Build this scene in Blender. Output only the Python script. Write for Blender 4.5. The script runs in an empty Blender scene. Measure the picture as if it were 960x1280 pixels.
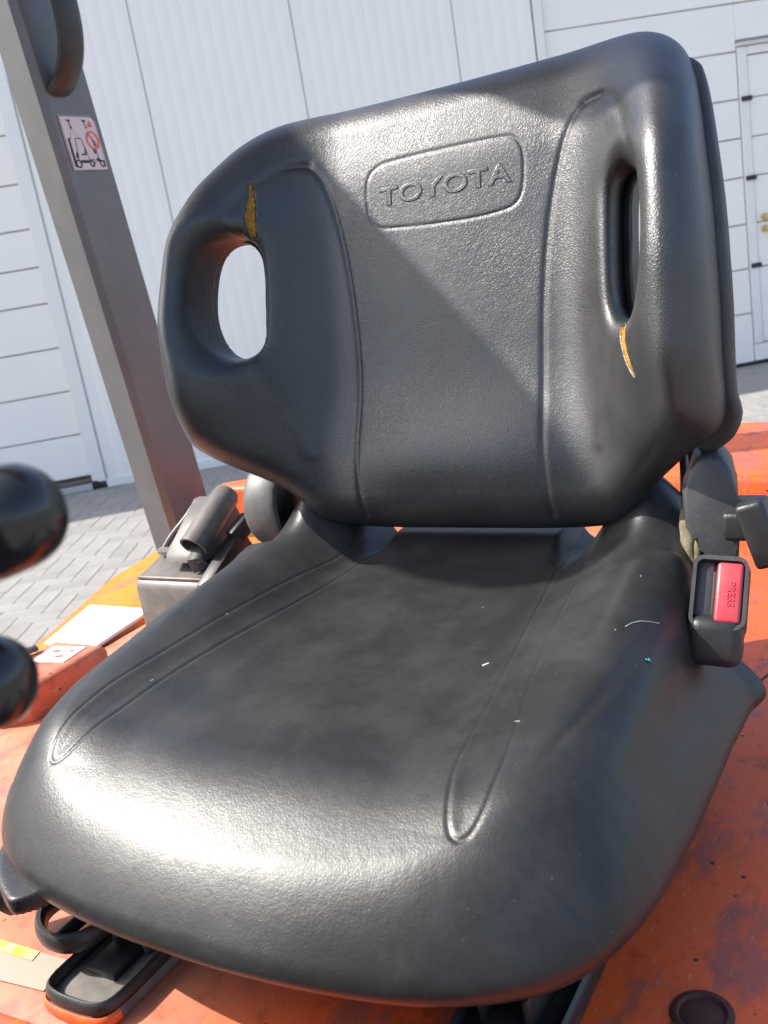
import bpy, bmesh, math, random
import numpy as np
from mathutils import Vector, Matrix

R = math.radians
random.seed(7)
rng = np.random.default_rng(7)
scene = bpy.context.scene
COL = scene.collection

# ------------------------------------------------------------------ camera
cam_d = bpy.data.cameras.new("camera")
cam_d.sensor_fit = 'VERTICAL'
cam_d.sensor_height = 24.0
cam_d.lens = 24.0 * 1200.0 / 1280.0
cam_d.clip_start = 0.02
cam_d.clip_end = 2000
cam_d.dof.use_dof = True
cam_d.dof.focus_distance = 0.80
cam_d.dof.aperture_fstop = cam_d.lens / 2.2
cam = bpy.data.objects.new("camera", cam_d)
COL.objects.link(cam)
CR = Vector((0.85548, 0.49194, -0.16170))
CU = Vector((0.00299, 0.30756, 0.95152))
CF = Vector((-0.51782, 0.81450, -0.26164))
CP = Vector((0.38779, 0.0, 1.30))
cam.matrix_world = Matrix(((CR.x, CU.x, -CF.x, CP.x), (CR.y, CU.y, -CF.y, CP.y),
                           (CR.z, CU.z, -CF.z, CP.z), (0, 0, 0, 1)))
scene.camera = cam

# ------------------------------------------------------------------ light
SUN = Vector((-0.65, -0.27, 0.71)).normalized()
elev = math.asin(SUN.z)
azim = math.atan2(SUN.x, SUN.y)
world = bpy.data.worlds.new("World")
scene.world = world
world.use_nodes = True
wn = world.node_tree
sky = wn.nodes.new("ShaderNodeTexSky")
sky.sky_type = 'NISHITA'
sky.sun_disc = False
sky.sun_elevation = elev
sky.sun_rotation = azim
sky.air_density = 0.9
sky.dust_density = 2.5
sky.ozone_density = 1.0
bg = wn.nodes["Background"]
bg.inputs[1].default_value = 0.15
wn.links.new(sky.outputs[0], bg.inputs[0])
sd = bpy.data.lights.new("sun", 'SUN')
sd.energy = 3.5
sd.angle = R(0.55)
sd.color = (1.0, 0.955, 0.89)
so = bpy.data.objects.new("sun", sd)
COL.objects.link(so)
so.rotation_euler = (-SUN).to_track_quat('-Z', 'Y').to_euler()
vs = scene.view_settings
vs.view_transform = 'Standard'
vs.look = 'None'
vs.gamma = 1
vs.use_curve_mapping = False
vs.exposure = 1.22
scene.cycles.max_bounces = 10
scene.cycles.diffuse_bounces = 6
scene.cycles.use_denoising = True

# ------------------------------------------------------------------ materials
def mat(name, base, rough=0.5, metal=0.0, spec=0.5):
    m = bpy.data.materials.new(name)
    m.use_nodes = True
    b = m.node_tree.nodes["Principled BSDF"]
    b.inputs["Base Color"].default_value = (*base, 1)
    b.inputs["Roughness"].default_value = rough
    b.inputs["Metallic"].default_value = metal
    b.inputs["Specular IOR Level"].default_value = spec
    return m, m.node_tree, b

def node(nt, t, **kw):
    n = nt.nodes.new(t)
    for k, v in kw.items():
        if k in n.inputs:
            n.inputs[k].default_value = v
        else:
            setattr(n, k, v)
    return n

def coords(nt):
    return nt.nodes.new("ShaderNodeTexCoord").outputs["Object"]

def ramp(nt, fac, stops):
    r = nt.nodes.new("ShaderNodeValToRGB")
    e = r.color_ramp.elements
    while len(e) > 1:
        e.remove(e[-1])
    e[0].position, e[0].color = stops[0][0], (*stops[0][1], 1)
    for p, c in stops[1:]:
        q = e.new(p)
        q.color = (*c, 1)
    nt.links.new(fac, r.inputs[0])
    return r.outputs[0]

def mix(nt, fac, a, b):
    m = nt.nodes.new("ShaderNodeMix")
    m.data_type = 'RGBA'
    for sock, v in ((m.inputs[0], fac), (m.inputs[6], a), (m.inputs[7], b)):
        if isinstance(v, (int, float)):
            sock.default_value = v
        elif isinstance(v, tuple):
            sock.default_value = (*v, 1)
        else:
            nt.links.new(v, sock)
    return m.outputs[2]

def g3(v):
    return (v, v, v)

def leather(name, k, rlo, rhi, sp_=0.8, lo=0.02, hi=0.04):
    m, nt, b = mat(name, (0.018, 0.018, 0.019), 0.42, 0, sp_)
    co = coords(nt)
    wob = node(nt, "ShaderNodeTexNoise", Scale=260.0, Detail=2.0)
    nt.links.new(co, wob.inputs["Vector"])
    add = node(nt, "ShaderNodeMixRGB", blend_type='ADD')
    add.inputs[0].default_value = 0.0035
    nt.links.new(co, add.inputs[1])
    nt.links.new(wob.outputs["Color"], add.inputs[2])
    v1 = node(nt, "ShaderNodeTexVoronoi", feature='DISTANCE_TO_EDGE', Scale=400.0)
    v2 = node(nt, "ShaderNodeTexVoronoi", feature='DISTANCE_TO_EDGE', Scale=780.0)
    for v in (v1, v2):
        nt.links.new(add.outputs[0], v.inputs["Vector"])
    c1 = ramp(nt, v1.outputs["Distance"], [(0.0, g3(0)), (0.16, g3(0.75)), (0.45, g3(1))])
    c2 = ramp(nt, v2.outputs["Distance"], [(0.0, g3(0.35)), (0.22, g3(1))])
    # the grain is worn smoother in places
    big = node(nt, "ShaderNodeTexNoise", Scale=9.0, Detail=3.0)
    nt.links.new(co, big.inputs["Vector"])
    mul = node(nt, "ShaderNodeMixRGB", blend_type='MULTIPLY')
    mul.inputs[0].default_value = 0.7
    nt.links.new(c1, mul.inputs[1])
    nt.links.new(c2, mul.inputs[2])
    amp = node(nt, "ShaderNodeMapRange")
    amp.inputs[1].default_value, amp.inputs[2].default_value = 0.3, 0.7
    amp.inputs[3].default_value, amp.inputs[4].default_value = 0.35 * k, 0.8 * k
    nt.links.new(big.outputs[0], amp.inputs[0])
    bp = node(nt, "ShaderNodeBump", Distance=0.00032)
    nt.links.new(amp.outputs[0], bp.inputs["Strength"])
    nt.links.new(mul.outputs[0], bp.inputs["Height"])
    wr = node(nt, "ShaderNodeTexNoise", Scale=38.0, Detail=4.0, Roughness=0.6)
    nt.links.new(co, wr.inputs["Vector"])
    bp2 = node(nt, "ShaderNodeBump", Distance=0.0016, Strength=0.28)
    nt.links.new(wr.outputs[0], bp2.inputs["Height"])
    nt.links.new(bp2.outputs[0], bp.inputs["Normal"])
    nt.links.new(bp.outputs[0], b.inputs["Normal"])
    # dust and rubbed patches
    d1 = node(nt, "ShaderNodeTexNoise", Scale=14.0, Detail=6.0, Roughness=0.7)
    nt.links.new(co, d1.inputs["Vector"])
    dust = ramp(nt, d1.outputs[0], [(0.42, g3(0)), (0.75, g3(1))])
    sp = node(nt, "ShaderNodeTexNoise", Scale=420.0, Detail=2.0)
    nt.links.new(co, sp.inputs["Vector"])
    specks = ramp(nt, sp.outputs[0], [(0.74, g3(0)), (0.78, g3(1))])
    colr = mix(nt, dust, g3(lo), (hi, hi * .985, hi * .96))
    colr = mix(nt, specks, colr, (0.12, 0.115, 0.11))
    nt.links.new(colr, b.inputs["Base Color"])
    rr = node(nt, "ShaderNodeMapRange")
    rr.inputs[1].default_value, rr.inputs[2].default_value = 0.3, 0.72
    rr.inputs[3].default_value, rr.inputs[4].default_value = rlo, rhi
    nt.links.new(d1.outputs[0], rr.inputs[0])
    nt.links.new(rr.outputs[0], b.inputs["Roughness"])
    return m

def orange_paint(name, base, dust_amt, rough=0.38, xm=None):
    m, nt, b = mat(name, base, rough)
    co = coords(nt)
    n1 = node(nt, "ShaderNodeTexNoise", Scale=6.0, Detail=7.0, Roughness=0.62)
    n2 = node(nt, "ShaderNodeTexNoise", Scale=34.0, Detail=5.0, Roughness=0.7)
    n3 = node(nt, "ShaderNodeTexVoronoi", Scale=60.0)
    for n in (n1, n2, n3):
        nt.links.new(co, n.inputs["Vector"])
    dust = ramp(nt, n1.outputs[0], [(0.36, g3((0.42 if xm else 0.1) * dust_amt)), (0.52, g3((0.7 if xm else 0.5) * dust_amt)), (0.7, g3(dust_amt))])
    if xm:
        sx = node(nt, "ShaderNodeSeparateXYZ")
        nt.links.new(co, sx.inputs[0])
        mr = node(nt, "ShaderNodeMapRange", interpolation_type='SMOOTHSTEP')
        mr.inputs[1].default_value, mr.inputs[2].default_value = xm
        mr.inputs[3].default_value, mr.inputs[4].default_value = 1.0, 0.16
        nt.links.new(sx.outputs[0], mr.inputs[0])
        mm = node(nt, "ShaderNodeMixRGB", blend_type='MULTIPLY')
        mm.inputs[0].default_value = 1
        nt.links.new(dust, mm.inputs[1])
        nt.links.new(mr.outputs[0], mm.inputs[2])
        dust = mm.outputs[0]
    dirt = ramp(nt, n2.outputs[0], [(0.53, g3(0)), (0.68, g3(0.6))])
    c = mix(nt, dust, base, (0.42, 0.25, 0.17))
    c = mix(nt, dirt, c, tuple(x * 0.30 + 0.018 for x in base))
    mp_ = nt.nodes.new("ShaderNodeMapping")
    mp_.inputs["Scale"].default_value = (22, 9, 14)
    nt.links.new(co, mp_.inputs[0])
    n4 = node(nt, "ShaderNodeTexNoise", Scale=1.0, Detail=6.0, Roughness=0.7)
    nt.links.new(mp_.outputs[0], n4.inputs["Vector"])
    streak = ramp(nt, n4.outputs[0], [(0.50, g3(0)), (0.60, g3(0.55))])
    c = mix(nt, streak, c, (0.17, 0.085, 0.085))
    mp2_ = nt.nodes.new("ShaderNodeMapping")
    mp2_.inputs["Scale"].default_value = (700, 60, 200)
    mp2_.inputs["Rotation"].default_value = (0, 0, 0.5)
    nt.links.new(co, mp2_.inputs[0])
    n5 = node(nt, "ShaderNodeTexNoise", Scale=1.0, Detail=2.0)
    nt.links.new(mp2_.outputs[0], n5.inputs["Vector"])
    scr = ramp(nt, n5.outputs[0], [(0.66, g3(0)), (0.70, g3(0.55))])
    c = mix(nt, scr, c, (0.55, 0.36, 0.28))
    chips = ramp(nt, n3.outputs["Distance"], [(0.085, g3(1)), (0.11, g3(0))])
    chm = node(nt, "ShaderNodeMath", operation='MULTIPLY')
    sel = ramp(nt, n2.outputs[0], [(0.47, g3(0)), (0.50, g3(1))])
    nt.links.new(chips, chm.inputs[0])
    nt.links.new(sel, chm.inputs[1])
    c = mix(nt, chm.outputs[0], c, (0.03, 0.02, 0.02))
    nt.links.new(c, b.inputs["Base Color"])
    rr = ramp(nt, n1.outputs[0], [(0.3, g3(rough)), (0.7, g3(min(0.85, rough + 0.3)))])
    nt.links.new(rr, b.inputs["Roughness"])
    bp = node(nt, "ShaderNodeBump", Distance=0.0006, Strength=0.25)
    nt.links.new(n2.outputs[0], bp.inputs["Height"])
    nt.links.new(bp.outputs[0], b.inputs["Normal"])
    return m

def worn(name, base, alt, rough=0.5, scale=30.0, metal=0.0, bump=0.0005, lo=0.4, hi=0.7):
    m, nt, b = mat(name, base, rough, metal)
    co = coords(nt)
    n = node(nt, "ShaderNodeTexNoise", Scale=scale, Detail=6.0, Roughness=0.65)
    nt.links.new(co, n.inputs["Vector"])
    f = ramp(nt, n.outputs[0], [(lo, g3(0)), (hi, g3(1))])
    nt.links.new(mix(nt, f, base, alt), b.inputs["Base Color"])
    f2 = node(nt, "ShaderNodeTexNoise", Scale=scale * 18, Detail=2.0)
    nt.links.new(co, f2.inputs["Vector"])
    bp = node(nt, "ShaderNodeBump", Distance=bump, Strength=0.35)
    nt.links.new(f2.outputs[0], bp.inputs["Height"])
    nt.links.new(bp.outputs[0], b.inputs["Normal"])
    return m

M = {}
M['vinyl'] = leather('black_vinyl', 0.76, .36, .46, 0.85, .020, .036)
M['vinyl_worn'] = leather('worn_black_vinyl', 0.26, .34, .40, 0.34, .021, .042)
M['shell'] = worn("grey_black_plastic", (0.035, 0.034, 0.034), (0.06, 0.057, 0.054), 0.45, 20)
M['plastic'] = worn("black_plastic", (0.02, 0.02, 0.021), (0.035, 0.034, 0.033), 0.42, 40)
M['gloss'] = worn("glossy_black_plastic", (0.012, 0.012, 0.013), (0.02, 0.02, 0.02), 0.16, 20, bump=0.00003)
M['hinge'] = worn("dusty_grey_plastic", (0.075, 0.074, 0.072), (0.13, 0.125, 0.118), 0.5, 35)
M['bracket'] = worn("black_bracket_plastic", (0.045, 0.046, 0.05), (0.07, 0.068, 0.066), 0.42, 30)
M['belt_box'] = worn("dusty_belt_plastic", (0.095, 0.085, 0.075), (0.17, 0.15, 0.13), 0.45, 40)
M['steel'] = worn("dark_steel", (0.05, 0.048, 0.046), (0.11, 0.10, 0.09), 0.45, 60, 0.6)
M['dusty'] = worn("dusty_rail_steel", (0.12, 0.11, 0.095), (0.21, 0.185, 0.16), 0.6, 45, 0.0)
M['orange'] = orange_paint("orange_paint", (0.74, 0.105, 0.008), 0.16)
M['deck'] = orange_paint("dusty_orange_paint", (0.82, 0.095, 0.007), 0.85, 0.36, (-0.06, 0.09))
M['yellow'] = orange_paint("sunlit_orange_paint", (0.66, 0.19, 0.003), 0.0)  # same orange as the body, its sunlit yellow cast put into the base colour
M['pillar'] = worn("dark_grey_paint", (0.115, 0.117, 0.119), (0.14, 0.14, 0.138), 0.30, 14, bump=0.0002)
M['white'] = worn("white_coated_steel", (0.86, 0.825, 0.76), (0.83, 0.795, 0.73), 0.5, 3, bump=0.0006)
M['frame'] = worn("door_frame_paint", (0.80, 0.775, 0.73), (0.76, 0.735, 0.69), 0.5, 4)
M['seam'] = mat("grey_joint", (0.62, 0.61, 0.585), 0.7)[0]
M['rubber'] = mat("black_rubber", (0.02, 0.02, 0.02), 0.6)[0]
M['alu'] = mat("aluminium", (0.62, 0.63, 0.66), 0.35, 0.9)[0]
M['brass'] = mat("brass", (0.62, 0.45, 0.2), 0.35, 0.8)[0]
M['sticker'] = worn("label_paper", (0.80, 0.80, 0.80), (0.72, 0.71, 0.69), 0.5, 60)
M['decal'] = worn("decal_film", (0.62, 0.56, 0.55), (0.58, 0.52, 0.51), 0.4, 60)
M['ink'] = mat("black_print", (0.02, 0.02, 0.022), 0.5)[0]
M['redink'] = mat("red_print", (0.78, 0.10, 0.05), 0.5)[0]
M['yellowink'] = worn("faded_yellow_print", (0.75, 0.50, 0.03), (0.70, 0.60, 0.35), 0.5, 90)
M['fadedlabel'] = worn("faded_label_film", (0.34, 0.31, 0.26), (0.48, 0.32, 0.22), 0.5, 55)
M['red'] = worn("red_button_plastic", (0.48, 0.035, 0.05), (0.46, 0.07, 0.075), 0.38, 60)
M['redtext'] = mat("moulded_red_plastic", (0.56, 0.045, 0.06), 0.42)[0]
M['foam'] = worn("yellow_foam", (0.45, 0.23, 0.022), (0.16, 0.07, 0.01), 0.95, 420, bump=0.002)
M['webbing'] = worn("dirty_webbing", (0.08, 0.066, 0.04), (0.22, 0.19, 0.12), 0.85, 90, bump=0.001)
M['scuff'] = mat("white_scuff", (0.42, 0.41, 0.40), 0.7)[0]
M['teal'] = mat("teal_paint_fleck", (0.03, 0.32, 0.30), 0.6)[0]
M['clear'] = mat("grey_liner_plastic", (0.20, 0.195, 0.19), 0.38)[0]

# ------------------------------------------------------------------ object helpers
def link(name, me, m=None, parent=None, smooth=True, mats=None):
    o = bpy.data.objects.new(name, me)
    COL.objects.link(o)
    for x in (mats or ([m] if m else [])):
        me.materials.append(x)
    if smooth is True:
        me.polygons.foreach_set("use_smooth", [True] * len(me.polygons))
    if parent:
        o.parent = parent
    return o

def thing(name, label, cat, loc=(0, 0, 0), group=None):
    o = bpy.data.objects.new(name, None)
    o.empty_display_size = 0.1
    COL.objects.link(o)
    o.location = loc
    o['label'] = label
    o['category'] = cat
    if group:
        o['group'] = group
    return o

def from_bm(name, bm, m, parent=None, loc=None, angle=40, mats=None):
    me = bpy.data.meshes.new(name)
    bmesh.ops.recalc_face_normals(bm, faces=bm.faces[:])
    bm.to_mesh(me)
    bm.free()
    o = link(name, me, m, parent, mats=mats)
    try:
        me.set_sharp_from_angle(angle=R(angle))
    except Exception:
        pass
    if loc:
        o.location = loc
    return o

def local(parent, p):
    return Vector(p) - (parent.location if parent else Vector((0, 0, 0)))

def bm_box(bm, c, size, rot=None, bevel=0.0, seg=2):
    r = bmesh.ops.create_cube(bm, size=1)
    vs_ = r['verts']
    for v in vs_:
        v.co = Vector((v.co.x * size[0], v.co.y * size[1], v.co.z * size[2]))
    if bevel:
        es = list({e for v in vs_ for e in v.link_edges})
        rr = bmesh.ops.bevel(bm, geom=es, offset=bevel, segments=seg, affect='EDGES', profile=0.5)
        vs_ = list({v for f in rr['faces'] for v in f.verts} | {v for v in vs_ if v.is_valid})
        # all verts belonging to this island
        seen, st = set(vs_), list(vs_)
        while st:
            v = st.pop()
            for e in v.link_edges:
                w = e.other_vert(v)
                if w not in seen:
                    seen.add(w)
                    st.append(w)
        vs_ = list(seen)
    mt = (rot.to_matrix() if hasattr(rot, 'to_matrix') else rot) if rot is not None else Matrix.Identity(3)
    for v in vs_:
        v.co = mt @ v.co + Vector(c)
    return vs_

def bm_prism(bm, pts, z0, z1, axis=None, bevel=0.0, seg=2):
    """pts: list of 3-vectors for the top outline or 2D with z; extruded along z"""
    top = [bm.verts.new((p[0], p[1], z1)) for p in pts]
    bot = [bm.verts.new((p[0], p[1], z0)) for p in pts]
    n = len(pts)
    ft = bm.faces.new(top)
    fb = bm.faces.new(bot[::-1])
    for i in range(n):
        bm.faces.new((top[i], bot[i], bot[(i + 1) % n], top[(i + 1) % n]))
    if bevel:
        bmesh.ops.bevel(bm, geom=list(ft.edges), offset=bevel, segments=seg, affect='EDGES', profile=0.5)

def bm_extrude_poly(bm, pts3, vec, bevel=0.0, seg=2):
    vec = Vector(vec)
    a = [bm.verts.new(p) for p in pts3]
    b = [bm.verts.new(Vector(p) + vec) for p in pts3]
    n = len(a)
    f1 = bm.faces.new(a)
    f2 = bm.faces.new(b[::-1])
    for i in range(n):
        bm.faces.new((a[i], b[i], b[(i + 1) % n], a[(i + 1) % n]))
    if bevel:
        bmesh.ops.bevel(bm, geom=list(f1.edges) + list(f2.edges), offset=bevel, segments=seg, affect='EDGES', profile=0.5)

def bm_tube(bm, path, rad, n=12, caps=True, flat=None):
    path = [Vector(p) for p in path]
    k = len(path)
    rads = rad if isinstance(rad, (list, tuple)) else [rad] * k
    rings = []
    up = None
    for i, p in enumerate(path):
        t = (path[min(i + 1, k - 1)] - path[max(i - 1, 0)]).normalized()
        if up is None:
            up = t.orthogonal().normalized() if flat is None else (Vector(flat) - t * t.dot(Vector(flat))).normalized()
        up = (up - t * t.dot(up)).normalized()
        s = t.cross(up)
        ring = []
        for j in range(n):
            a = 2 * math.pi * j / n
            r = rads[i]
            rx, ry = (r, r) if not isinstance(r, tuple) else r
            ring.append(bm.verts.new(p + s * math.cos(a) * rx + up * math.sin(a) * ry))
        rings.append(ring)
    for a, b in zip(rings, rings[1:]):
        for j in range(n):
            bm.faces.new((a[j], a[(j + 1) % n], b[(j + 1) % n], b[j]))
    if caps:
        bm.faces.new(rings[0][::-1])
        bm.faces.new(rings[-1])

def bm_lathe(bm, origin, axis, prof, n=32):
    axis = Vector(axis).normalized()
    u = axis.orthogonal().normalized()
    v = axis.cross(u)
    o = Vector(origin)
    rings = []
    for r, h in prof:
        if r < 1e-6:
            rings.append([bm.verts.new(o + axis * h)])
        else:
            rings.append([bm.verts.new(o + axis * h + (u * math.cos(2 * math.pi * j / n) + v * math.sin(2 * math.pi * j / n)) * r) for j in range(n)])
    for a, b in zip(rings, rings[1:]):
        for j in range(n):
            j2 = (j + 1) % n
            if len(a) == 1:
                bm.faces.new((a[0], b[j2], b[j]))
            elif len(b) == 1:
                bm.faces.new((a[j], a[j2], b[0]))
            else:
                bm.faces.new((a[j], a[j2], b[j2], b[j]))

def smooth_poly(pts, it=3, closed=False):
    pts = [np.array(p, float) for p in pts]
    for _ in range(it):
        out = []
        n = len(pts)
        rngi = range(n if closed else n - 1)
        if not closed:
            out.append(pts[0])
        for i in rngi:
            a, b = pts[i], pts[(i + 1) % n]
            out += [a * .75 + b * .25, a * .25 + b * .75]
        if not closed:
            out.append(pts[-1])
        pts = out
    return np.array(pts)

# ------------------------------------------------------------------ implicit surfaces for the upholstery
def seg_dist(PX, PY, poly, closed):
    """distance (and inside test) from grid points to a polyline"""
    d2 = np.full(PX.shape, 1e9, np.float32)
    ins = np.zeros(PX.shape, bool)
    n = len(poly)
    for i in range(n if closed else n - 1):
        ax, ay = poly[i]
        bx, by = poly[(i + 1) % n]
        ex, ey = bx - ax, by - ay
        L = ex * ex + ey * ey + 1e-12
        t = np.clip(((PX - ax) * ex + (PY - ay) * ey) / L, 0, 1)
        dx, dy = PX - ax - t * ex, PY - ay - t * ey
        d2 = np.minimum(d2, dx * dx + dy * dy)
        if closed and ay != by:
            c = ((ay > PY) != (by > PY)) & (PX < ex * (PY - ay) / (by - ay) + ax)
            ins ^= c
    d = np.sqrt(d2)
    return np.where(ins, -d, d) if closed else d

def S(x):
    x = np.clip(x, 0, 1)
    return x * x * (3 - 2 * x)

def rmax(a, b, r):
    return np.minimum(np.maximum(a, b), -r) + np.sqrt(np.maximum(a + r, 0) ** 2 + np.maximum(b + r, 0) ** 2) \
        if False else np.minimum(np.maximum(a + r, b + r), 0) + np.sqrt(np.maximum(a + r, 0) ** 2 + np.maximum(b + r, 0) ** 2) - r

class Maps:
    """2D fields on a fine grid, sampled bilinearly"""
    def __init__(self, x0, x1, y0, y1, h):
        self.x0, self.y0, self.h = x0, y0, h
        self.nx, self.ny = int(round((x1 - x0) / h)) + 1, int(round((y1 - y0) / h)) + 1
        self.X, self.Y = np.meshgrid(x0 + h * np.arange(self.nx), y0 + h * np.arange(self.ny), indexing='ij')
        self.X = self.X.astype(np.float32)
        self.Y = self.Y.astype(np.float32)
        self.f = {}
    def sub(self, pts, pad):
        lo = pts.min(0) - pad
        hi = pts.max(0) + pad
        i0, j0 = max(0, int((lo[0] - self.x0) / self.h)), max(0, int((lo[1] - self.y0) / self.h))
        i1, j1 = min(self.nx, int((hi[0] - self.x0) / self.h) + 2), min(self.ny, int((hi[1] - self.y0) / self.h) + 2)
        return slice(i0, i1), slice(j0, j1)
    def line(self, pts, pad):
        """distance to a polyline, valid within pad of it (large elsewhere)"""
        out = np.full(self.X.shape, 1.0, np.float32)
        # piecewise so that each chunk only touches its own window
        for i in range(0, len(pts) - 1, 6):
            ch = pts[i:i + 7]
            s = self.sub(ch, pad)
            out[s] = np.minimum(out[s], seg_dist(self.X[s], self.Y[s], ch, False))
        return out
    def at(self, k, x, y):
        F = self.f[k]
        gx = np.clip((x - self.x0) / self.h, 0, self.nx - 1.001)
        gy = np.clip((y - self.y0) / self.h, 0, self.ny - 1.001)
        i, j = gx.astype(np.int32), gy.astype(np.int32)
        a, b = gx - i, gy - j
        return (F[i, j] * (1 - a) * (1 - b) + F[i + 1, j] * a * (1 - b) + F[i, j + 1] * (1 - a) * b + F[i + 1, j + 1] * a * b)

def surface_nets(F, o, h):
    s = F < 0
    c = s[:-1, :-1, :-1].astype(np.int8)
    tot = c.copy()
    for dx, dy, dz in ((1, 0, 0), (0, 1, 0), (0, 0, 1), (1, 1, 0), (1, 0, 1), (0, 1, 1), (1, 1, 1)):
        tot += s[dx:s.shape[0] - 1 + dx, dy:s.shape[1] - 1 + dy, dz:s.shape[2] - 1 + dz]
    act = (tot > 0) & (tot < 8)
    idx = np.argwhere(act)
    vid = np.full(act.shape, -1, np.int32)
    vid[act] = np.arange(len(idx))
    acc = np.zeros((len(idx), 3))
    cnt = np.zeros(len(idx))
    corners = [(a, b, c) for a in (0, 1) for b in (0, 1) for c in (0, 1)]
    for ca in corners:
        for ax in range(3):
            if ca[ax] == 1:
                continue
            cb = list(ca)
            cb[ax] = 1
            fa = F[idx[:, 0] + ca[0], idx[:, 1] + ca[1], idx[:, 2] + ca[2]]
            fb = F[idx[:, 0] + cb[0], idx[:, 1] + cb[1], idx[:, 2] + cb[2]]
            x = (fa < 0) != (fb < 0)
            t = fa / np.where(x, fa - fb, 1)
            p = np.repeat(np.array([ca], float), len(idx), 0)
            p[:, ax] = t
            acc += np.where(x[:, None], p, 0)
            cnt += x
    V = (idx + acc / cnt[:, None]) * h + np.array(o)
    quads = []
    for ax in range(3):
        b, c_ = (ax + 1) % 3, (ax + 2) % 3
        sl0 = [slice(None)] * 3
        sl1 = [slice(None)] * 3
        sl0[ax] = slice(0, -1)
        sl1[ax] = slice(1, None)
        ch = s[tuple(sl0)] != s[tuple(sl1)]
        e = np.argwhere(ch)
        ok = (e[:, b] > 0) & (e[:, c_] > 0) & (e[:, b] < s.shape[b] - 1) & (e[:, c_] < s.shape[c_] - 1)
        e = e[ok]
        def vv(db, dc):
            q = e.copy()
            q[:, b] -= db
            q[:, c_] -= dc
            return vid[q[:, 0], q[:, 1], q[:, 2]]
        q = np.stack([vv(1, 1), vv(0, 1), vv(0, 0), vv(1, 0)], 1)
        flip = ~s[e[:, 0], e[:, 1], e[:, 2]]
        q[flip] = q[flip][:, ::-1]
        quads.append(q)
    return V, np.concatenate(quads)

def subdivide(V, Q):
    e = np.concatenate([Q[:, [i, (i + 1) % 4]] for i in range(4)])
    key = np.sort(e, 1)
    k = key[:, 0].astype(np.int64) * len(V) + key[:, 1]
    u, inv = np.unique(k, return_inverse=True)
    a, b = u // len(V), u % len(V)
    mid = (V[a] + V[b]) / 2
    fc = V[Q].mean(1)
    m = inv.reshape(4, len(Q)).T + len(V)
    f = np.arange(len(Q)) + len(V) + len(mid)
    V2 = np.concatenate([V, mid, fc])
    Q2 = np.concatenate([np.stack([Q[:, i], m[:, i], f, m[:, (i + 3) % 4]], 1) for i in range(4)])
    return V2, Q2

def project(V, fn, it=4, eps=4e-4):
    for _ in range(it):
        f = fn(V[:, 0], V[:, 1], V[:, 2])
        g = np.stack([(fn(V[:, 0] + (eps if i == 0 else 0), V[:, 1] + (eps if i == 1 else 0), V[:, 2] + (eps if i == 2 else 0)) -
                       fn(V[:, 0] - (eps if i == 0 else 0), V[:, 1] - (eps if i == 1 else 0), V[:, 2] - (eps if i == 2 else 0))) / (2 * eps) for i in range(3)], 1)
        n2 = np.maximum((g * g).sum(1), 0.05)
        st = np.clip(f / n2, -0.002, 0.002)[:, None] * g
        V = V - st
    return V

def quad_mesh(name, V, Q):
    me = bpy.data.meshes.new(name)
    me.vertices.add(len(V))
    me.vertices.foreach_set("co", V.astype(np.float32).ravel())
    me.loops.add(len(Q) * 4)
    me.loops.foreach_set("vertex_index", Q.astype(np.int32).ravel())
    me.polygons.add(len(Q))
    me.polygons.foreach_set("loop_start", np.arange(0, len(Q) * 4, 4, dtype=np.int32))
    me.polygons.foreach_set("use_smooth", np.ones(len(Q), bool))
    me.update(calc_edges=True)
    me.validate()
    return me

def implicit(name, fn, lo, hi, h, m, parent, matrix, fine=True, it=5):
    n = [int(math.ceil((hi[i] - lo[i]) / h)) + 1 for i in range(3)]
    ax = [lo[i] + h * np.arange(n[i]) for i in range(3)]
    X, Y = np.meshgrid(ax[0], ax[1], indexing='ij')
    F = np.empty(n, np.float32)
    for k, z in enumerate(ax[2]):
        F[:, :, k] = fn(X, Y, np.full_like(X, z))
    V, Q = surface_nets(F, lo, h)
    V = project(V, fn, 3)
    if fine:
        V, Q = subdivide(V, Q)
        V = project(V, fn, it)
    A = np.array(matrix)
    V = V @ A[:3, :3].T + A[:3, 3]
    me = quad_mesh(name, V, Q)
    o = link(name, me, m, parent, smooth=None)
    return o

# ================================================================== THE SETTING
# wall plane: base point A, direction t (to the right), normal n towards the yard
WA = Vector((-4.86, 4.63, 0))
WT = Vector((0.79124, 0.61150, 0)).normalized()
WN = Vector((WT.y, -WT.x, 0))
def wall_pt(s, z, d=0.0):
    return WA + WT * s + WN * d + Vector((0, 0, z))
WROT = Matrix((WT, -WN, Vector((0, 0, 1)))).transposed()   # local x along wall, y into the wall

def wall_box(bm, s0, s1, z0, z1, d0, d1, bevel=0.0):
    c = wall_pt((s0 + s1) / 2, (z0 + z1) / 2, (d0 + d1) / 2)
    bm_box(bm, c, (s1 - s0, abs(d1 - d0), z1 - z0), WROT, bevel, 1)

HALL = 3.66
hall = thing("warehouse", "white metal clad hall with sectional doors behind the seat", "building", WA)
def hp(name, s0, s1, z0, z1, d0, d1, m, bevel=0.0, parent=None):
    par = parent or hall
    bm = bmesh.new()
    wall_box(bm, s0, s1, z0, z1, d0, d1, bevel)
    bmesh.ops.translate(bm, verts=bm.verts, vec=-WA)
    return from_bm(name, bm, m, par)

# body of the hall behind its cladding
hp("wall_core", -14, 16, 0.0, HALL, -0.9, -0.12, M['frame'])
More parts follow.
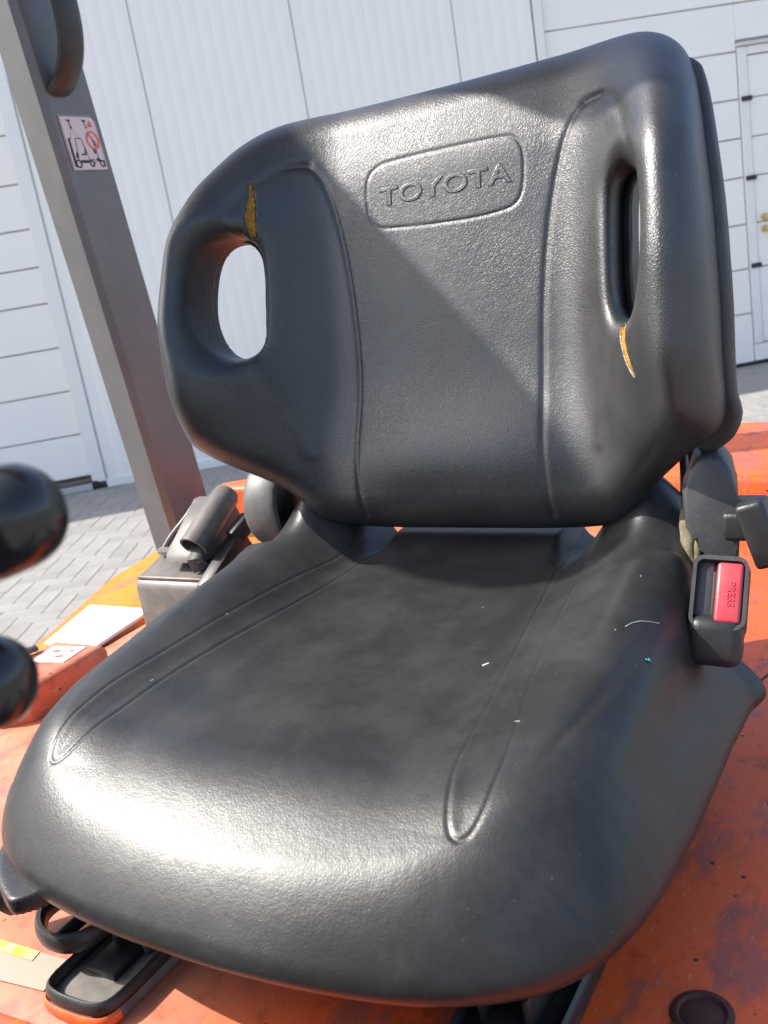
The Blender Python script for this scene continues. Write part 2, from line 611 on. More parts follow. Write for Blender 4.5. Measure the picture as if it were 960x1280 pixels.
# vertical sandwich panels with shallow ribs
def clad_panel(s0, s1, z0, z1):
    w = s1 - s0
    n = max(2, int(round(w / 0.085)))
    prof = []
    g = 0.006
    for i in range(n):
        a = s0 + g + (w - 2 * g) * i / n
        b = s0 + g + (w - 2 * g) * (i + 1) / n
        mid = a + (b - a) * 0.80
        prof += [(a, 0.0), (mid, 0.0), (mid + (b - a) * .06, -0.0008), (b - (b - a) * .06, -0.0008)]
    prof.append((s1 - g, 0.0))
    bm = bmesh.new()
    rows = []
    for z in (z0, z1):
        rows.append([bm.verts.new(wall_pt(s, z, d) - WA) for s, d in prof])
        rows.append([bm.verts.new(wall_pt(s, z, -0.1) - WA) for s in (prof[0][0], prof[-1][0])])
    f0, b0, f1, b1 = rows
    for i in range(len(prof) - 1):
        bm.faces.new((f0[i], f0[i + 1], f1[i + 1], f1[i]))
    bm.faces.new((f0[-1], b0[1], b1[1], f1[-1]))
    bm.faces.new((b0[0], f0[0], f1[0], b1[0]))
    o = from_bm("facade_panel", bm, M['white'], hall, angle=20)
    return o
for s0, s1, z0, z1 in ((0.045, 0.875, 0.02, HALL), (0.875, 1.896, 0.02, HALL), (1.896, 2.959, 0.02, HALL), (2.959, 3.498, 0.02, HALL)):
    clad_panel(s0, s1, z0, z1)
for s0, s1 in ((-5.0, -4.0), (-6.0, -5.0), (7.7, 8.7), (8.7, 9.7), (9.7, 10.7)):
    clad_panel(s0, s1, 0.02, HALL)
hp("facade_panel", -4.0, 0.0, 3.62, HALL, -0.1, 0.0, M['white'])
hp("facade_panel", 3.52, 7.7, 3.62, HALL, -0.1, 0.0, M['white'])
hp("panel_joint", 0.04, 3.5, 0.03, HALL, -0.11, -0.012, M['seam'])

# left sectional door
def section_door(s0, s1, zs, d):
    door = thing("garage_door", "", "", (0, 0, 0))
    for k in ('label', 'category'):
        del door[k]
    door.parent = hall
    for a, b in zip(zs, zs[1:]):
        hp("door_panel", s0, s1, a + 0.0035, b - 0.0035, d - 0.04, d, M['white'], 0.004, door)
    return door
ldoor = section_door(-3.8, -0.058, [0.10, 0.402, 0.708, 1.009, 1.312, 1.552, 1.80, 2.087, 2.391, 2.70, 3.0, 3.3], -0.025)
hp("door_leaf_back", -3.8, -0.03, 0.10, 3.3, -0.11, -0.068, M['seam'], parent=ldoor)
hp("door_frame", -0.055, 0.040, 0.05, 3.6, -0.1, 0.012, M['frame'], 0.003, ldoor)
hp("door_frame", -3.8, -0.06, 3.3, 3.6, -0.1, 0.012, M['frame'], 0.003, ldoor)
hp("bottom_seal", -3.8, -0.075, 0.078, 0.102, -0.07, -0.02, M['steel'], parent=ldoor)
hp("threshold", -3.8, -0.06, 0.004, 0.050, -0.1, 0.03, M['alu'], 0.003, ldoor)
hp("frame_foot", -0.055, -0.02, 0.02, 0.062, -0.03, 0.02, M['rubber'], parent=ldoor)
hp("plinth", 0.04, 3.6, 0.0, 0.06, -0.1, 0.008, M['frame'])

# right sectional door with a wicket door in it
rz = [0.025, 0.392, 0.718, 1.037, 1.366, 1.634, 1.897, 2.210, 2.520, 2.83, 3.14, 3.45]
rdoor = section_door(3.58, 4.934, rz, -0.03)
for a, b in zip(rz[8:], rz[9:]):
    hp("door_panel", 4.934, 7.4, a + 0.0035, b - 0.0035, -0.07, -0.03, M['white'], 0.004, rdoor)
hp("door_panel", 4.934, 7.4, 2.285, 2.515, -0.07, -0.03, M['white'], 0.004, rdoor)
for a, b in zip(rz[:8], rz[1:9]):
    hp("door_panel", 5.95, 7.4, a + 0.0035, b - 0.0035, -0.07, -0.03, M['white'], 0.004, rdoor)
hp("door_leaf_back", 3.58, 7.4, 0.03, 3.45, -0.115, -0.072, M['seam'], parent=rdoor)
hp("door_frame", 3.508, 3.572, 0.02, 3.6, -0.1, 0.0, M['frame'], 0.004, rdoor)
hp("door_frame", 3.576, 7.7, 3.45, 3.6, -0.1, 0.0, M['frame'], 0.004, rdoor)
hp("bottom_seal", 3.58, 7.4, 0.0, 0.026, -0.08, -0.035, M['rubber'], parent=rdoor)
wick = thing("wicket_door", "", "")
for k in ('label', 'category'):
    del wick[k]
wick.parent = hall
hp("door_frame", 4.941, 5.01, 0.16, 2.235, -0.07, -0.024, M['frame'], 0.003, wick)
hp("door_frame", 5.012, 5.94, 2.18, 2.235, -0.07, -0.024, M['frame'], 0.003, wick)
hp("drip_edge", 4.935, 5.95, 2.240, 2.262, -0.06, -0.006, M['seam'], 0.002, wick)
hp("door_panel", 4.941, 5.94, 0.03, 0.155, -0.07, -0.03, M['white'], 0.003, wick)
wz = [0.165, 0.718, 1.037, 1.366, 1.634, 1.897, 2.175]
for a, b in zip(wz, wz[1:]):
    hp("door_panel", 5.015, 5.94, a + 0.0035, b - 0.0035, -0.07, -0.032, M['white'], 0.003, wick)
for z in (0.735, 1.355, 1.893):
    hp("hinge", 4.95, 5.025, z - 0.016, z + 0.016, -0.03, -0.008, M['rubber'], 0.003, wick)
for z in (1.068, 0.985):
    bm = bmesh.new()
    p = wall_pt(5.075, z, -0.03) - WA
    bm_lathe(bm, p, WN, [(0, 0.0), (0.026, 0.0), (0.026, 0.01), (0.014, 0.014), (0.014, 0.045), (0.024, 0.05), (0.022, 0.062), (0, 0.064)], 16)
    from_bm("door_knob", bm, M['brass'], wick)

# ---- yard
def yard_mat():
    m, nt, b = mat("yard_bedding_sand", (0.24, 0.225, 0.20), 0.9)
    co = coords(nt)
    n = node(nt, "ShaderNodeTexNoise", Scale=1.3, Detail=8.0, Roughness=0.65)
    nt.links.new(co, n.inputs["Vector"])
    nt.links.new(ramp(nt, n.outputs[0], [(0.3, (0.22, 0.205, 0.185)), (0.7, (0.27, 0.25, 0.225))]), b.inputs["Base Color"])
    return m
def paver_mat(i):
    k = (0.90, 1.0, 1.06)[i]
    return worn("concrete_paver", (0.24 * k, 0.228 * k, 0.21 * k), (0.29 * k, 0.274 * k, 0.256 * k), 0.85, 9, bump=0.002)
yard_m = yard_mat()
bm = bmesh.new()
q = [bm.verts.new((x, y, 0)) for x, y in ((-150, -150), (150, -150), (150, 150), (-150, 150))]
bm.faces.new(q)
yard = from_bm("paved_yard", bm, yard_m)
yard['kind'] = 'structure'
yard['label'] = "pale concrete paved yard in front of the white hall"
PM = [paver_mat(i) for i in range(3)]
PW, PL = 0.105, 0.21
def paver_mesh(i):
    bm = bmesh.new()
    bm_box(bm, (0, 0, 0), (PL - 0.003, PW - 0.003, 0.06), None, 0.0018, 1)
    me = bpy.data.meshes.new("paver")
    bm.to_mesh(me)
    bm.free()
    me.materials.append(PM[i])
    return me
pav = [paver_mesh(i) for i in range(3)]
th = R(120.4)
ex, ey = Vector((math.cos(th), math.sin(th), 0)), Vector((-math.sin(th), math.cos(th), 0))
def px_of(p):
    v = p - CP
    z = v.dot(CF)
    if z < 0.1:
        return None
    return (480 + 1200 * v.dot(CR) / z, 640 - 1200 * v.dot(CU) / z, z)
cells = []
N = 70
base = Vector((-3.6, 3.4, 0))
for i in range(-N, N):
    for j in range(-N, N):
        # 2:1 herringbone: horizontal brick at (i+4k...), vertical brick pairs
        if (i - j) % 4 == 0:
            cells.append((i + 1.0, j + 0.5, 0))
        if (i - j) % 4 == 3:
            cells.append((i + 0.5, j + 1.0, 1))
stuff_v, stuff_f = [], []
near = []
for a, b, o_ in cells:
    c = base + ex * (a * PW) + ey * (b * PW)
    if (c - WA).dot(WN) < 0.02:
        continue
    p = px_of(c)
    inview = p is not None and -14 < p[0] < 300 and 590 < p[1] < 850
    inr = p is not None and 900 < p[0] < 970 and 440 < p[1] < 545
    near.append((0 if (inview or inr) else 1, p[2] if p else 99, c, o_, inr))
near.sort(key=lambda t: t[:2])
cnt = 0
for fl, dz, c, o_, inr in near:
    i = random.choice((0, 1, 1, 1, 2))
    zoff = -0.0272 + random.uniform(-0.0008, 0.0008)
    if fl == 0 and cnt < 295:
        o = bpy.data.objects.new("paver", pav[i])
        COL.objects.link(o)
        o.parent = yard
        o.location = (c.x, c.y, zoff)
        o.rotation_euler = (random.uniform(-.002, .002), random.uniform(-.002, .002), th + (math.pi / 2 if o_ else 0))
        cnt += 1
    elif (c - Vector((-2.5, 4.0, 0))).length < 5.5:
        ux, uy = (ex, ey) if not o_ else (ey, -ex)
        k = len(stuff_v)
        hx, hy = (PL - 0.007) / 2, (PW - 0.007) / 2
        z = zoff + 0.03
        for sx, sy, zz, sh in ((-1, -1, z, .004), (1, -1, z, .004), (1, 1, z, .004), (-1, 1, z, .004), (-1, -1, z - .012, 0), (1, -1, z - .012, 0), (1, 1, z - .012, 0), (-1, 1, z - .012, 0)):
            v = c + ux * sx * (hx - sh) + uy * sy * (hy - sh)
            stuff_v.append((v.x, v.y, zz))
        stuff_f += [(k, k + 1, k + 2, k + 3)] + [(k + a, k + 4 + a, k + 4 + (a + 1) % 4, k + (a + 1) % 4) for a in range(4)]
me = bpy.data.meshes.new("paver_field")
me.from_pydata(stuff_v, [], stuff_f)
pf = link("paver_field", me, PM[1], yard, smooth=False)
pf['kind'] = 'stuff'

# ================================================================== THE TRUCK
truck = thing("forklift", "orange forklift truck body carrying the black seat, seen from the driver's footwell", "forklift")
DZ = 0.855
bm = bmesh.new()
body = [(-0.50, -0.10), (-0.52, 0.262), (0.55, 0.262), (0.62, 1.0), (0.62, 1.335), (-0.52, 1.335), (-0.55, 0.80)]
body = [(-0.52, 0.262), (0.38, 0.262), (0.42, 0.80), (0.42, 1.332), (-0.60, 1.332), (-0.60, 0.60), (-0.56, 0.40)]
bm_prism(bm, body, 0.30, DZ, bevel=0.012, seg=3)
hood = from_bm("hood", bm, M['deck'], truck)
bm = bmesh.new()
fen = [(-0.604, 0.55), (-0.604, 1.332), (-0.835, 1.332), (-0.828, 1.14), (-0.80, 1.02), (-0.752, 0.905), (-0.722, 0.835), (-0.688, 0.745), (-0.645, 0.62)]
bm_prism(bm, fen, 0.42, DZ + 0.005, bevel=0.010, seg=3)
from_bm("side_cover", bm, M['yellow'], truck)
bm = bmesh.new()
cw = smooth_poly([(0.62, 1.337), (0.62, 1.55), (0.40, 1.66), (0.0, 1.665), (-0.30, 1.62), (-0.62, 1.50), (-0.835, 1.37), (-0.835, 1.337)], 0)
bm_prism(bm, [tuple(p) for p in cw], 0.20, 0.922, bevel=0.014, seg=3)
from_bm("counterweight", bm, M['orange'], truck)
# seam line and bolt recess on the right of the hood
def strip(name, pts, w, m, parent, up=(0, 0, 1), h=0.0012):
    bm = bmesh.new()
    pts = [Vector(p) for p in pts]
    bm_tube(bm, pts, [(w, h)] * len(pts), 8, True, flat=up)
    return from_bm(name, bm, m, parent)
strip("hood_seam", [(0.205, 0.800, DZ), (0.214, 0.83, DZ), (0.224, 0.866, DZ), (0.236, 0.90, DZ), (0.244, 0.96, DZ), (0.243, 1.06, DZ), (0.235, 1.16, DZ)], 0.0016, M['rubber'], truck)
bm = bmesh.new()
bm_lathe(bm, (0.2588, 0.4465, DZ + 0.001), (0, 0, 1), [(0, .0004), (0.0100, .0002), (0.0125, -0.0008), (0.0140, 0.0012), (0.0165, 0.0012), (0.018, 0)], 28)  # nearly flat disc; the hole's darkness is put into its colour
from_bm("bolt_recess", bm, worn("dark_recess", (0.10, 0.025, 0.018), (0.05, 0.02, 0.016), 0.7, 90), truck)
# raised ribs of the seat mount in front
bm = bmesh.new()
bm_box(bm, (-0.20, 0.277, DZ + 0.003), (0.34, 0.022, 0.012), Matrix.Rotation(R(3), 3, 'Z'), 0.0055, 3)
from_bm("mount_rib", bm, M['orange'], truck)
# latch box on the hood
bm = bmesh.new()
pts = [(-0.512, 0.615), (-0.512, 0.738), (-0.60, 0.738), (-0.60, 0.64), (-0.575, 0.600), (-0.54, 0.592)]
bm_prism(bm, pts, DZ - 0.002, DZ + 0.040, bevel=0.009, seg=3)
lb = from_bm("latch_box", bm, M['deck'], truck)
bm = bmesh.new()
bm_box(bm, (-0.552, 0.700, DZ + 0.0405), (0.050, 0.042, 0.0012), Matrix.Rotation(R(8), 3, 'Z'))
from_bm("latch_label", bm, M['sticker'], lb)
for (x, y, a, b) in ((-0.562, 0.706, .008, .006), (-0.545, 0.694, .009, .005), (-0.54, 0.710, .006, .004)):
    bm = bmesh.new()
    bm_box(bm, (x, y, DZ + 0.0414), (a, b, 0.0008), Matrix.Rotation(R(20), 3, 'Z'))
    from_bm("printed_mark", bm, M['redink'], lb)
bm = bmesh.new()
bm_box(bm, (-0.595, 0.690, DZ + 0.046), (0.012, 0.026, 0.006), Matrix.Rotation(R(-30), 3, 'Z'), 0.002)
from_bm("latch_tab", bm, M['steel'], lb)
bm = bmesh.new()
bm_box(bm, (-0.635, 0.655, DZ + 0.008), (0.012, 0.03, 0.006), Matrix.Rotation(R(40), 3, 'Z'), 0.002)
from_bm("latch_tab", bm, M['steel'], lb)
# white label on the side cover
bm = bmesh.new()
z = DZ + 0.0062
bm_prism(bm, [(-0.690, 0.785), (-0.595, 0.785), (-0.612, 0.915), (-0.738, 0.915)], DZ + 0.002, DZ + 0.0064)
wl = from_bm("label_plate", bm, M['sticker'], truck)
wl['label'] = "blank white label on the sunlit orange side cover"
# faded label on the hood front
bm = bmesh.new()
fl = [(-0.262, 0.342), (-0.158, 0.346), (-0.150, 0.318), (-0.25, 0.308)]
bm.faces.new([bm.verts.new((x, y, DZ + 0.0012)) for x, y in fl])
fll = from_bm("warning_label", bm, M['fadedlabel'], truck)
bm = bmesh.new()
bm.faces.new([bm.verts.new((x, y, DZ + 0.0018)) for x, y in ((-0.262, 0.342), (-0.185, 0.345), (-0.183, 0.336), (-0.26, 0.333))])
from_bm("yellow_band", bm, M['yellowink'], fll)

# --- overhead guard pillar (operator's rear right), with grip and decal
pil = bpy.data.objects.new("overhead_guard", None)
COL.objects.link(pil)
pil.parent = truck
PB = Vector((-0.80, 1.185, 0.855))
def pil_y(z):
    return 1.185 - 0.092 * (z - 0.855)
pts = []
PX0, PX1, PD = -0.868, -0.80, 0.112     # x extent, depth
PTOP = 2.02
bm = bmesh.new()
secs = []
for z in (0.80, 1.2, 1.6, PTOP):
    y0 = pil_y(z)
    b_ = 0.010
    sec = [(PX0, y0 + b_), (PX0 + b_, y0), (PX1 - b_, y0), (PX1, y0 + b_), (PX1, y0 + PD - b_), (PX1 - b_, y0 + PD), (PX0 + b_, y0 + PD), (PX0, y0 + PD - b_)]
    secs.append([bm.verts.new((x, y, z)) for x, y in sec])
for a, b in zip(secs, secs[1:]):
    for j in range(8):
        bm.faces.new((a[j], a[(j + 1) % 8], b[(j + 1) % 8], b[j]))
bm.faces.new(secs[0])
bm.faces.new(secs[-1][::-1])
from_bm("pillar", bm, M['pillar'], pil, angle=30)
# everything on the pillar's right face uses this frame: a = along +y, b = up the pillar
pv = Vector((0, -0.092, 1)).normalized()
pu = Vector((0, 1, 0.092)).normalized()
def on_pillar(a, z, d=0.0):
    return Vector((PX1 + d, pil_y(z) + a, z))

def decal_face(bm, pts, d):
    bm.faces.new([bm.verts.new(on_pillar(a, z, d)) for a, z in pts])
D0 = (0.024, 1.50)
dw, dh = 0.068, 0.083
def dp(u, v):
    return (0.018 + 0.076 * u + 0.0, 1.492 + 0.083 * v)
bm = bmesh.new()
decal_face(bm, [dp(0, 0), dp(1, 0), dp(1, .90), dp(.9, 1), dp(0, 1)], 0.0012)
dec = from_bm("lifting_decal", bm, M['decal'], pil)
def dline(bm, pts, w, d=0.0018, closed=False):
    n = len(pts)
    for i in range(n if closed else n - 1):
        a, b = np.array(pts[i], float), np.array(pts[(i + 1) % n], float)
        t = (b - a) / (np.linalg.norm(b - a) + 1e-9)
        nrm = np.array((-t[1], t[0])) * w / 2
        a2, b2 = a - t * w * .3, b + t * w * .3
        decal_face(bm, [dp(*(a2 - nrm)), dp(*(b2 - nrm)), dp(*(b2 + nrm)), dp(*(a2 + nrm))], d)
        d += 0.00002
def circ(cx, cy, r, n=20):
    return [(cx + r * math.cos(2 * math.pi * i / n), cy + r * math.sin(2 * math.pi * i / n)) for i in range(n)]
bm = bmesh.new()
dline(bm, [(.02, .01), (.98, .01), (.98, .9), (.9, .985), (.02, .985)], 0.012, closed=True)
for cx, r in ((0.20, .065), (0.57, .05), (0.86, .055)):
    dline(bm, circ(cx, .13, r), 0.026, closed=True)
dline(bm, [(0.12, 0.08), (0.12, 0.58)], 0.045)
dline(bm, [(0.08, .09), (.10, .56)], 0.012)
dline(bm, [(.12, .58), (.19, .585)], 0.012)
dline(bm, [(0.20, .25), (0.24, .32)], .05)
dline(bm, [(0.235, .20), (.29, .585), (.45, .585), (.53, .20)], 0.014)
dline(bm, [(0.29, .17), (.51, .17)], .05)
dline(bm, [(.36, .30), (.46, .30), (.49, .42)], .03)
dline(bm, [(.53, .20), (.66, .20), (.66, .12)], .016)
dline(bm, [(.74, .20), (.80, .20)], .06)
dline(bm, [(.80, .17), (.78, .40)], .016)
dline(bm, [(.78, .17), (.93, .18), (.93, .08)], .02)
dline(bm, [(.73, .38), (.74, .33)], .05)
dline(bm, [(.76, .60), (.79, .45)], .03)
for cx in (.24, .66):
    dline(bm, [(cx - .04, .905), (cx + .04, .905)], .03)
    dline(bm, [(cx, .90), (cx + .01, .83), (cx + .04, .80), (cx + .035, .775), (cx + .0, .785)], .02)
dline(bm, [(.24, .77), (.18, .60)], .006)
dline(bm, [(.24, .77), (.40, .60)], .006)
from_bm("pictogram", bm, M['ink'], dec)
bm = bmesh.new()
dline(bm, circ(.77, .555, .155, 28), 0.032, 0.0022, True)
dline(bm, [(.68, .67), (.865, .45)], .03, 0.0024)
decal_face(bm, [dp(.74, .80), dp(.87, .80), dp(.805, .915)], 0.0022)
from_bm("prohibition_sign", bm, M['redink'], dec)
# the pillar bends forward into a roof rail
bm = bmesh.new()
bp_ = smooth_poly([(-.834, pil_y(1.98) + .056, 1.98), (-.834, 1.03, 2.09), (-.80, .90, 2.12), (-.80, .84, 2.125), (-.80, .60, 2.125)], 2)
bm_tube(bm, [Vector(p) for p in bp_], [(.035, .035)] * len(bp_), 8, True, flat=(1, 0, 0))
from_bm("roof_rail", bm, M['pillar'], pil, angle=30)
bm = bmesh.new()
bm_prism(bm, [(-.791, .90), (-.791, .37), (-.812, .308), (-.85, .280), (-.892, .270), (-.912, .262), (-.909, .42), (-.909, .90)], 2.10, 2.118)  # added out of view, outlined to cast the diagonal shadow on the backrest
from_bm("shade_plate", bm, M['pillar'], pil)
bm = bmesh.new()
bm_prism(bm, [(-.923, .418), (-.926, .259), (-.951, .256), (-1.014, .270), (-1.07, .298), (-1.08, .312)], 2.10, 2.118)  # second added shade plate; the slot between them passes a streak of sun
from_bm("shade_plate", bm, M['pillar'], pil)
bm = bmesh.new()
bm_prism(bm, [(-.788, .90), (-.788, .62), (-.70, .59), (-.609, .552), (-.587, .541), (-.559, .516), (-.45, .44), (.42, .44), (.42, .90)], 2.10, 2.118)  # added unseen plate, front edge shaped to shade the backrest's upper right
from_bm("shade_plate", bm, M['pillar'], pil)
# dark driver's compartment in front of the seat
bm = bmesh.new()
bm_box(bm, (-.20, -.02, .42), (1.30, .54, .05), None, .006)
from_bm("floor_plate", bm, M['rubber'], truck)
bm = bmesh.new()
bm_box(bm, (-.22, -.30, .83), (1.34, .14, .80), Matrix.Rotation(R(8), 3, 'X'), .03, 3)
from_bm("front_cowl", bm, M['plastic'], truck)
bm = bmesh.new()
bm_box(bm, (-.74, -.06, .70), (.28, .48, .60), None, .03, 3)
from_bm("lever_console", bm, M['plastic'], truck)
sw = bpy.data.objects.new("steering_wheel", None)
COL.objects.link(sw)
sw.parent = truck
bm = bmesh.new()
wa = Vector((0, -.42, .90)).normalized()
wc = Vector((-.02, -.03, 1.12))
wu = wa.orthogonal().normalized()
wv = wa.cross(wu)
bm_tube(bm, [wc + (wu * math.cos(2 * math.pi * i / 40) + wv * math.sin(2 * math.pi * i / 40)) * .165 for i in range(41)], .014, 12, False)
from_bm("rim", bm, M['plastic'], sw)
bm = bmesh.new()
for a in (0, 2.1, 4.2):
    bm_tube(bm, [wc, wc + (wu * math.cos(a) + wv * math.sin(a)) * .165], .010, 8)
from_bm("spoke", bm, M['plastic'], sw)
bm = bmesh.new()
bm_tube(bm, [wc, wc - wa * .10, wc - wa * .55], [.045, .038, .045], 16)
from_bm("column", bm, M['plastic'], sw)
for sx in (-.33, .19):
    bm = bmesh.new()
    bm_box(bm, (sx, -.62, 1.25), (.10, .14, 2.1), None, .008)
    from_bm("mast_rail", bm, M['steel'], truck)
# grip handle
bm = bmesh.new()
gp = [on_pillar(0.038, 1.612, 0.0), on_pillar(0.039, 1.622, 0.022), on_pillar(0.044, 1.658, 0.045), on_pillar(0.047, 1.71, 0.055), on_pillar(0.05, 1.85, 0.055), on_pillar(0.05, 1.95, 0.05), on_pillar(0.05, 1.99, 0.0)]
gp = smooth_poly([tuple(p) for p in gp], 2)
bm_tube(bm, [Vector(p) for p in gp], [(0.024, 0.012)] * len(gp), 14, True, flat=(1, 0, 0))
from_bm("grab_handle", bm, M['plastic'], pil)

# --- hydraulic levers at the operator's right hand
def lever(center, r, axis, label, stretch):
    L_ = bpy.data.objects.new("control_lever", None)
    COL.objects.link(L_)
    L_.parent = truck
    L_['label'] = label
    a = Vector(axis).normalized()
    prof = []
    for i in range(15):
        t = math.pi * i / 14
        prof.append((r * math.sin(t) * (1 if t < 1.9 else 1), -r * math.cos(t) * stretch))
    # neck end first
    prof = [(0, -r * 3.4), (r * 0.44, -r * 3.4), (r * 0.48, -r * 2.7), (r * 0.66, -r * 2.1), (r * 0.90, -r * 1.45), (r * 1.0, -r * .8), (r * 1.02, -r * .2), (r * 0.97, r * .32), (r * 0.80, r * .68), (r * 0.55, r * .90), (r * .28, r * 1.0), (0, r * 1.02)]
    sp = smooth_poly(prof[1:], 2)
    bm = bmesh.new()
    bm_lathe(bm, center, a, [(0, prof[0][1])] + [tuple(p) for p in sp] + [], 40)
    from_bm("knob", bm, M['gloss'], L_, angle=60)
    bm = bmesh.new()
    p0 = Vector(center) - a * r * 3.3
    bm_tube(bm, [p0, p0 - a * 0.02, p0 + Vector((-0.05, -0.10, -0.06)), p0 + Vector((-0.08, -0.36, -0.20)), p0 + Vector((-0.09, -0.46, -0.24))], 0.0035, 10)
    from_bm("rod", bm, M['steel'], L_)
def cam_pt(px, py, d):
    v = (CF + CR * ((px - 480) / 1200) - CU * ((py - 640) / 1200)).normalized()
    return CP + v * d
lever((0.1810, 0.1505, 1.2503), 0.0139, (0.86, 0.52, 0.22), "upper glossy black lever knob at the left edge", 1)
lever((0.1740, 0.1360, 1.2110), 0.0125, (0.86, 0.49, -0.16), "lower glossy black lever knob at the left edge", 1)

# ================================================================== THE SEAT
seat = thing("operator_chair", "black vinyl operator seat with embossed backrest and two torn handle holes", "seat", (0, 0.55, DZ))
SL = seat.location.copy()
AL = math.atan(0.2197)
BV = Vector((0, math.sin(AL), math.cos(AL)))
BW = Vector((0, -math.cos(AL), math.sin(AL)))
BO = Vector((0, 0.715, 1.03)) - SL
BMAT = Matrix(((1, BV.x, BW.x, BO.x), (0, BV.y, BW.y, BO.y), (0, BV.z, BW.z, BO.z), (0, 0, 0, 1)))
CMAT = Matrix.Translation(-SL)

# ---- backrest maps
half = [(0, .416), (.10, .417), (.148, .417), (.182, .410), (.208, .390), (.223, .358), (.2325, .316), (.2385, .275), (.2425, .232), (.2440, .19), (.2435, .150), (.2430, .117), (.2380, .102), (.2260, .094), (.202, .078), (.178, .060), (.160, .038), (.142, .025), (.10, .021), (0, .021)]
def mirror(h_):
    h_ = np.array(h_, float)
    return np.concatenate([h_[1:-1], [h_[-1]], h_[1:-1][::-1] * [-1, 1], [h_[0]]])
OUT = smooth_poly(mirror(half), 3, True)
mp = Maps(-.29, .29, -.03, .45, 0.0008)
U, Vv = mp.X, mp.Y
mp.f['out'] = seg_dist(U, Vv, OUT, True).astype(np.float32)
AU = np.abs(U)
HOLE = smooth_poly([(.160, .275), (.164, .290), (.174, .2985), (.188, .295), (.199, .280), (.2040, .255), (.2040, .228), (.198, .205), (.189, .190), (.177, .185), (.166, .191), (.160, .208)], 2, True)
HU = np.where(U < 0, AU - .009, 0.163 + (AU - .163) * 1.24)
mp.f['hole'] = seg_dist(HU.astype(np.float32), Vv, HOLE, True).astype(np.float32)
dh = mp.f['hole']
Av = np.interp(Vv, [0.02, .06, .10, .15, .22, .30, .345, .375, .41], [.28, .46, .70, .92, 1.0, .90, .66, .44, .26])
for _ in range(2):
    kk = np.ones(31) / 31
    prof_ = np.convolve(np.pad(Av[0], 15, mode='edge'), kk, mode='valid')
    Av = np.repeat(prof_[None, :], Av.shape[0], 0)
S1 = S((AU - .095) / (.222 - .095)) ** 1.45
Hf = .121 * Av * S1
Hf += .016 * np.exp(-((Vv - .085) / .05) ** 2) * np.exp(-(U / .13) ** 4)      # lumbar bulge
Hf -= .010 * S((Vv - .33) / .09) * np.exp(-(U / .2) ** 4)
Hf -= .003 * np.exp(-(np.maximum(dh, 0) / .03) ** 2) * S((.2 - AU) / .03)                            # scoop round the holes
# moulded creases
gr = smooth_poly([(.0925, .036), (.0905, .10), (.0895, .17), (.0925, .225), (.0985, .275), (.108, .318), (.119, .348), (.134, .362), (.150, .361)], 3)
gr2 = smooth_poly([(.134, .362), (.150, .361), (.166, .349), (.178, .330), (.186, .305), (.190, .285)], 3)
dg = np.minimum(mp.line(gr, .02), 1)
Um = -U
mp2 = Maps(-.29, .29, -.03, .45, 0.0008)
def sym_line(p, pad=.02):
    a = mp.line(p, pad)
    b = mp.line(p * [-1, 1], pad)
    return np.minimum(a, b)
dg = sym_line(gr)
dg2 = sym_line(gr2)
mid = np.array([.0, .2])
Hf -= .0016 * np.exp(-(dg / .0028) ** 2)
# the panel side of the crease stands a little proud
side = np.where(AU < np.interp(Vv, gr[::, 1][:len(gr) // 1], gr[:, 0]) if False else AU < .1, 1, 1)
Hf -= .0030 * np.exp(-(dg2 / .005) ** 2)
# diagonal crease below the holes
cr = smooth_poly([(.170, .178), (.158, .150), (.146, .118), (.140, .095)], 2)
Hf += .0016 * np.exp(-(sym_line(cr) / .006) ** 2)
# maker's panel
box = np.array([(-.052, .3515), (.062, .3515), (.074, .347), (.0795, .335), (.0785, .309), (.074, .296), (.062, .2905), (.02, .2885), (-.052, .2925), (-.066, .296), (-.0725, .308), (-.0735, .334), (-.067, .346)])
BOX = smooth_poly(box, 2, True)
BOX = np.concatenate([BOX, BOX[:1]])
db = mp.line(BOX, .01)
Hf -= .0009 * np.exp(-(db / .0012) ** 2)
# tears by the handle holes
def lens(ctr, wid):
    cs = smooth_poly(ctr, 3)
    n = len(cs)
    l_, r_ = [], []
    for i_ in range(n):
        t = cs[min(i_ + 1, n - 1)] - cs[max(i_ - 1, 0)]
        t /= np.linalg.norm(t) + 1e-9
        nr = np.array((-t[1], t[0])) * wid * np.interp(i_ / (n - 1), [0, .12, .35, .6, .85, 1], [.9, 1.0, .95, .72, .35, .02])
        l_.append(cs[i_] + nr)
        r_.append(cs[i_] - nr)
    return np.array(l_ + r_[::-1])
TCL, TWL = [(-.1690, .296), (-.1685, .312), (-.1690, .328), (-.1725, .346)],  .0029
TCR, TWR = [(.1765, .180), (.1785, .166), (.183, .153), (.190, .141)], .0028
tearL, tearR = lens(TCL, TWL), lens(TCR, TWR)
for T in (tearL, tearR):
    s_ = mp.sub(T, .01)
    dt = seg_dist(U[s_], Vv[s_], T, True)
    Hf[s_] -= .0030 * S((-dt + .0008) / .0016)
    Hf[s_] += .0006 * np.exp(-((dt - .0018) / .0018) ** 2)
mp.f['h'] = Hf.astype(np.float32)
gx, gy = np.gradient(Hf, mp.h)
# smooth the slope estimate so that the creases stay crisp but the metric is even
mp.f['n'] = np.sqrt(1 + np.clip(gx, -1.6, 1.6) ** 2 + np.clip(gy, -1.6, 1.6) ** 2).astype(np.float32)
Hs = .121 * Av * S1
mp.f['seam'] = (Hs * 0.76 - .034).astype(np.float32)
mp.f['back'] = (Hs * 0.70 - .062 + .018 * S1).astype(np.float32)

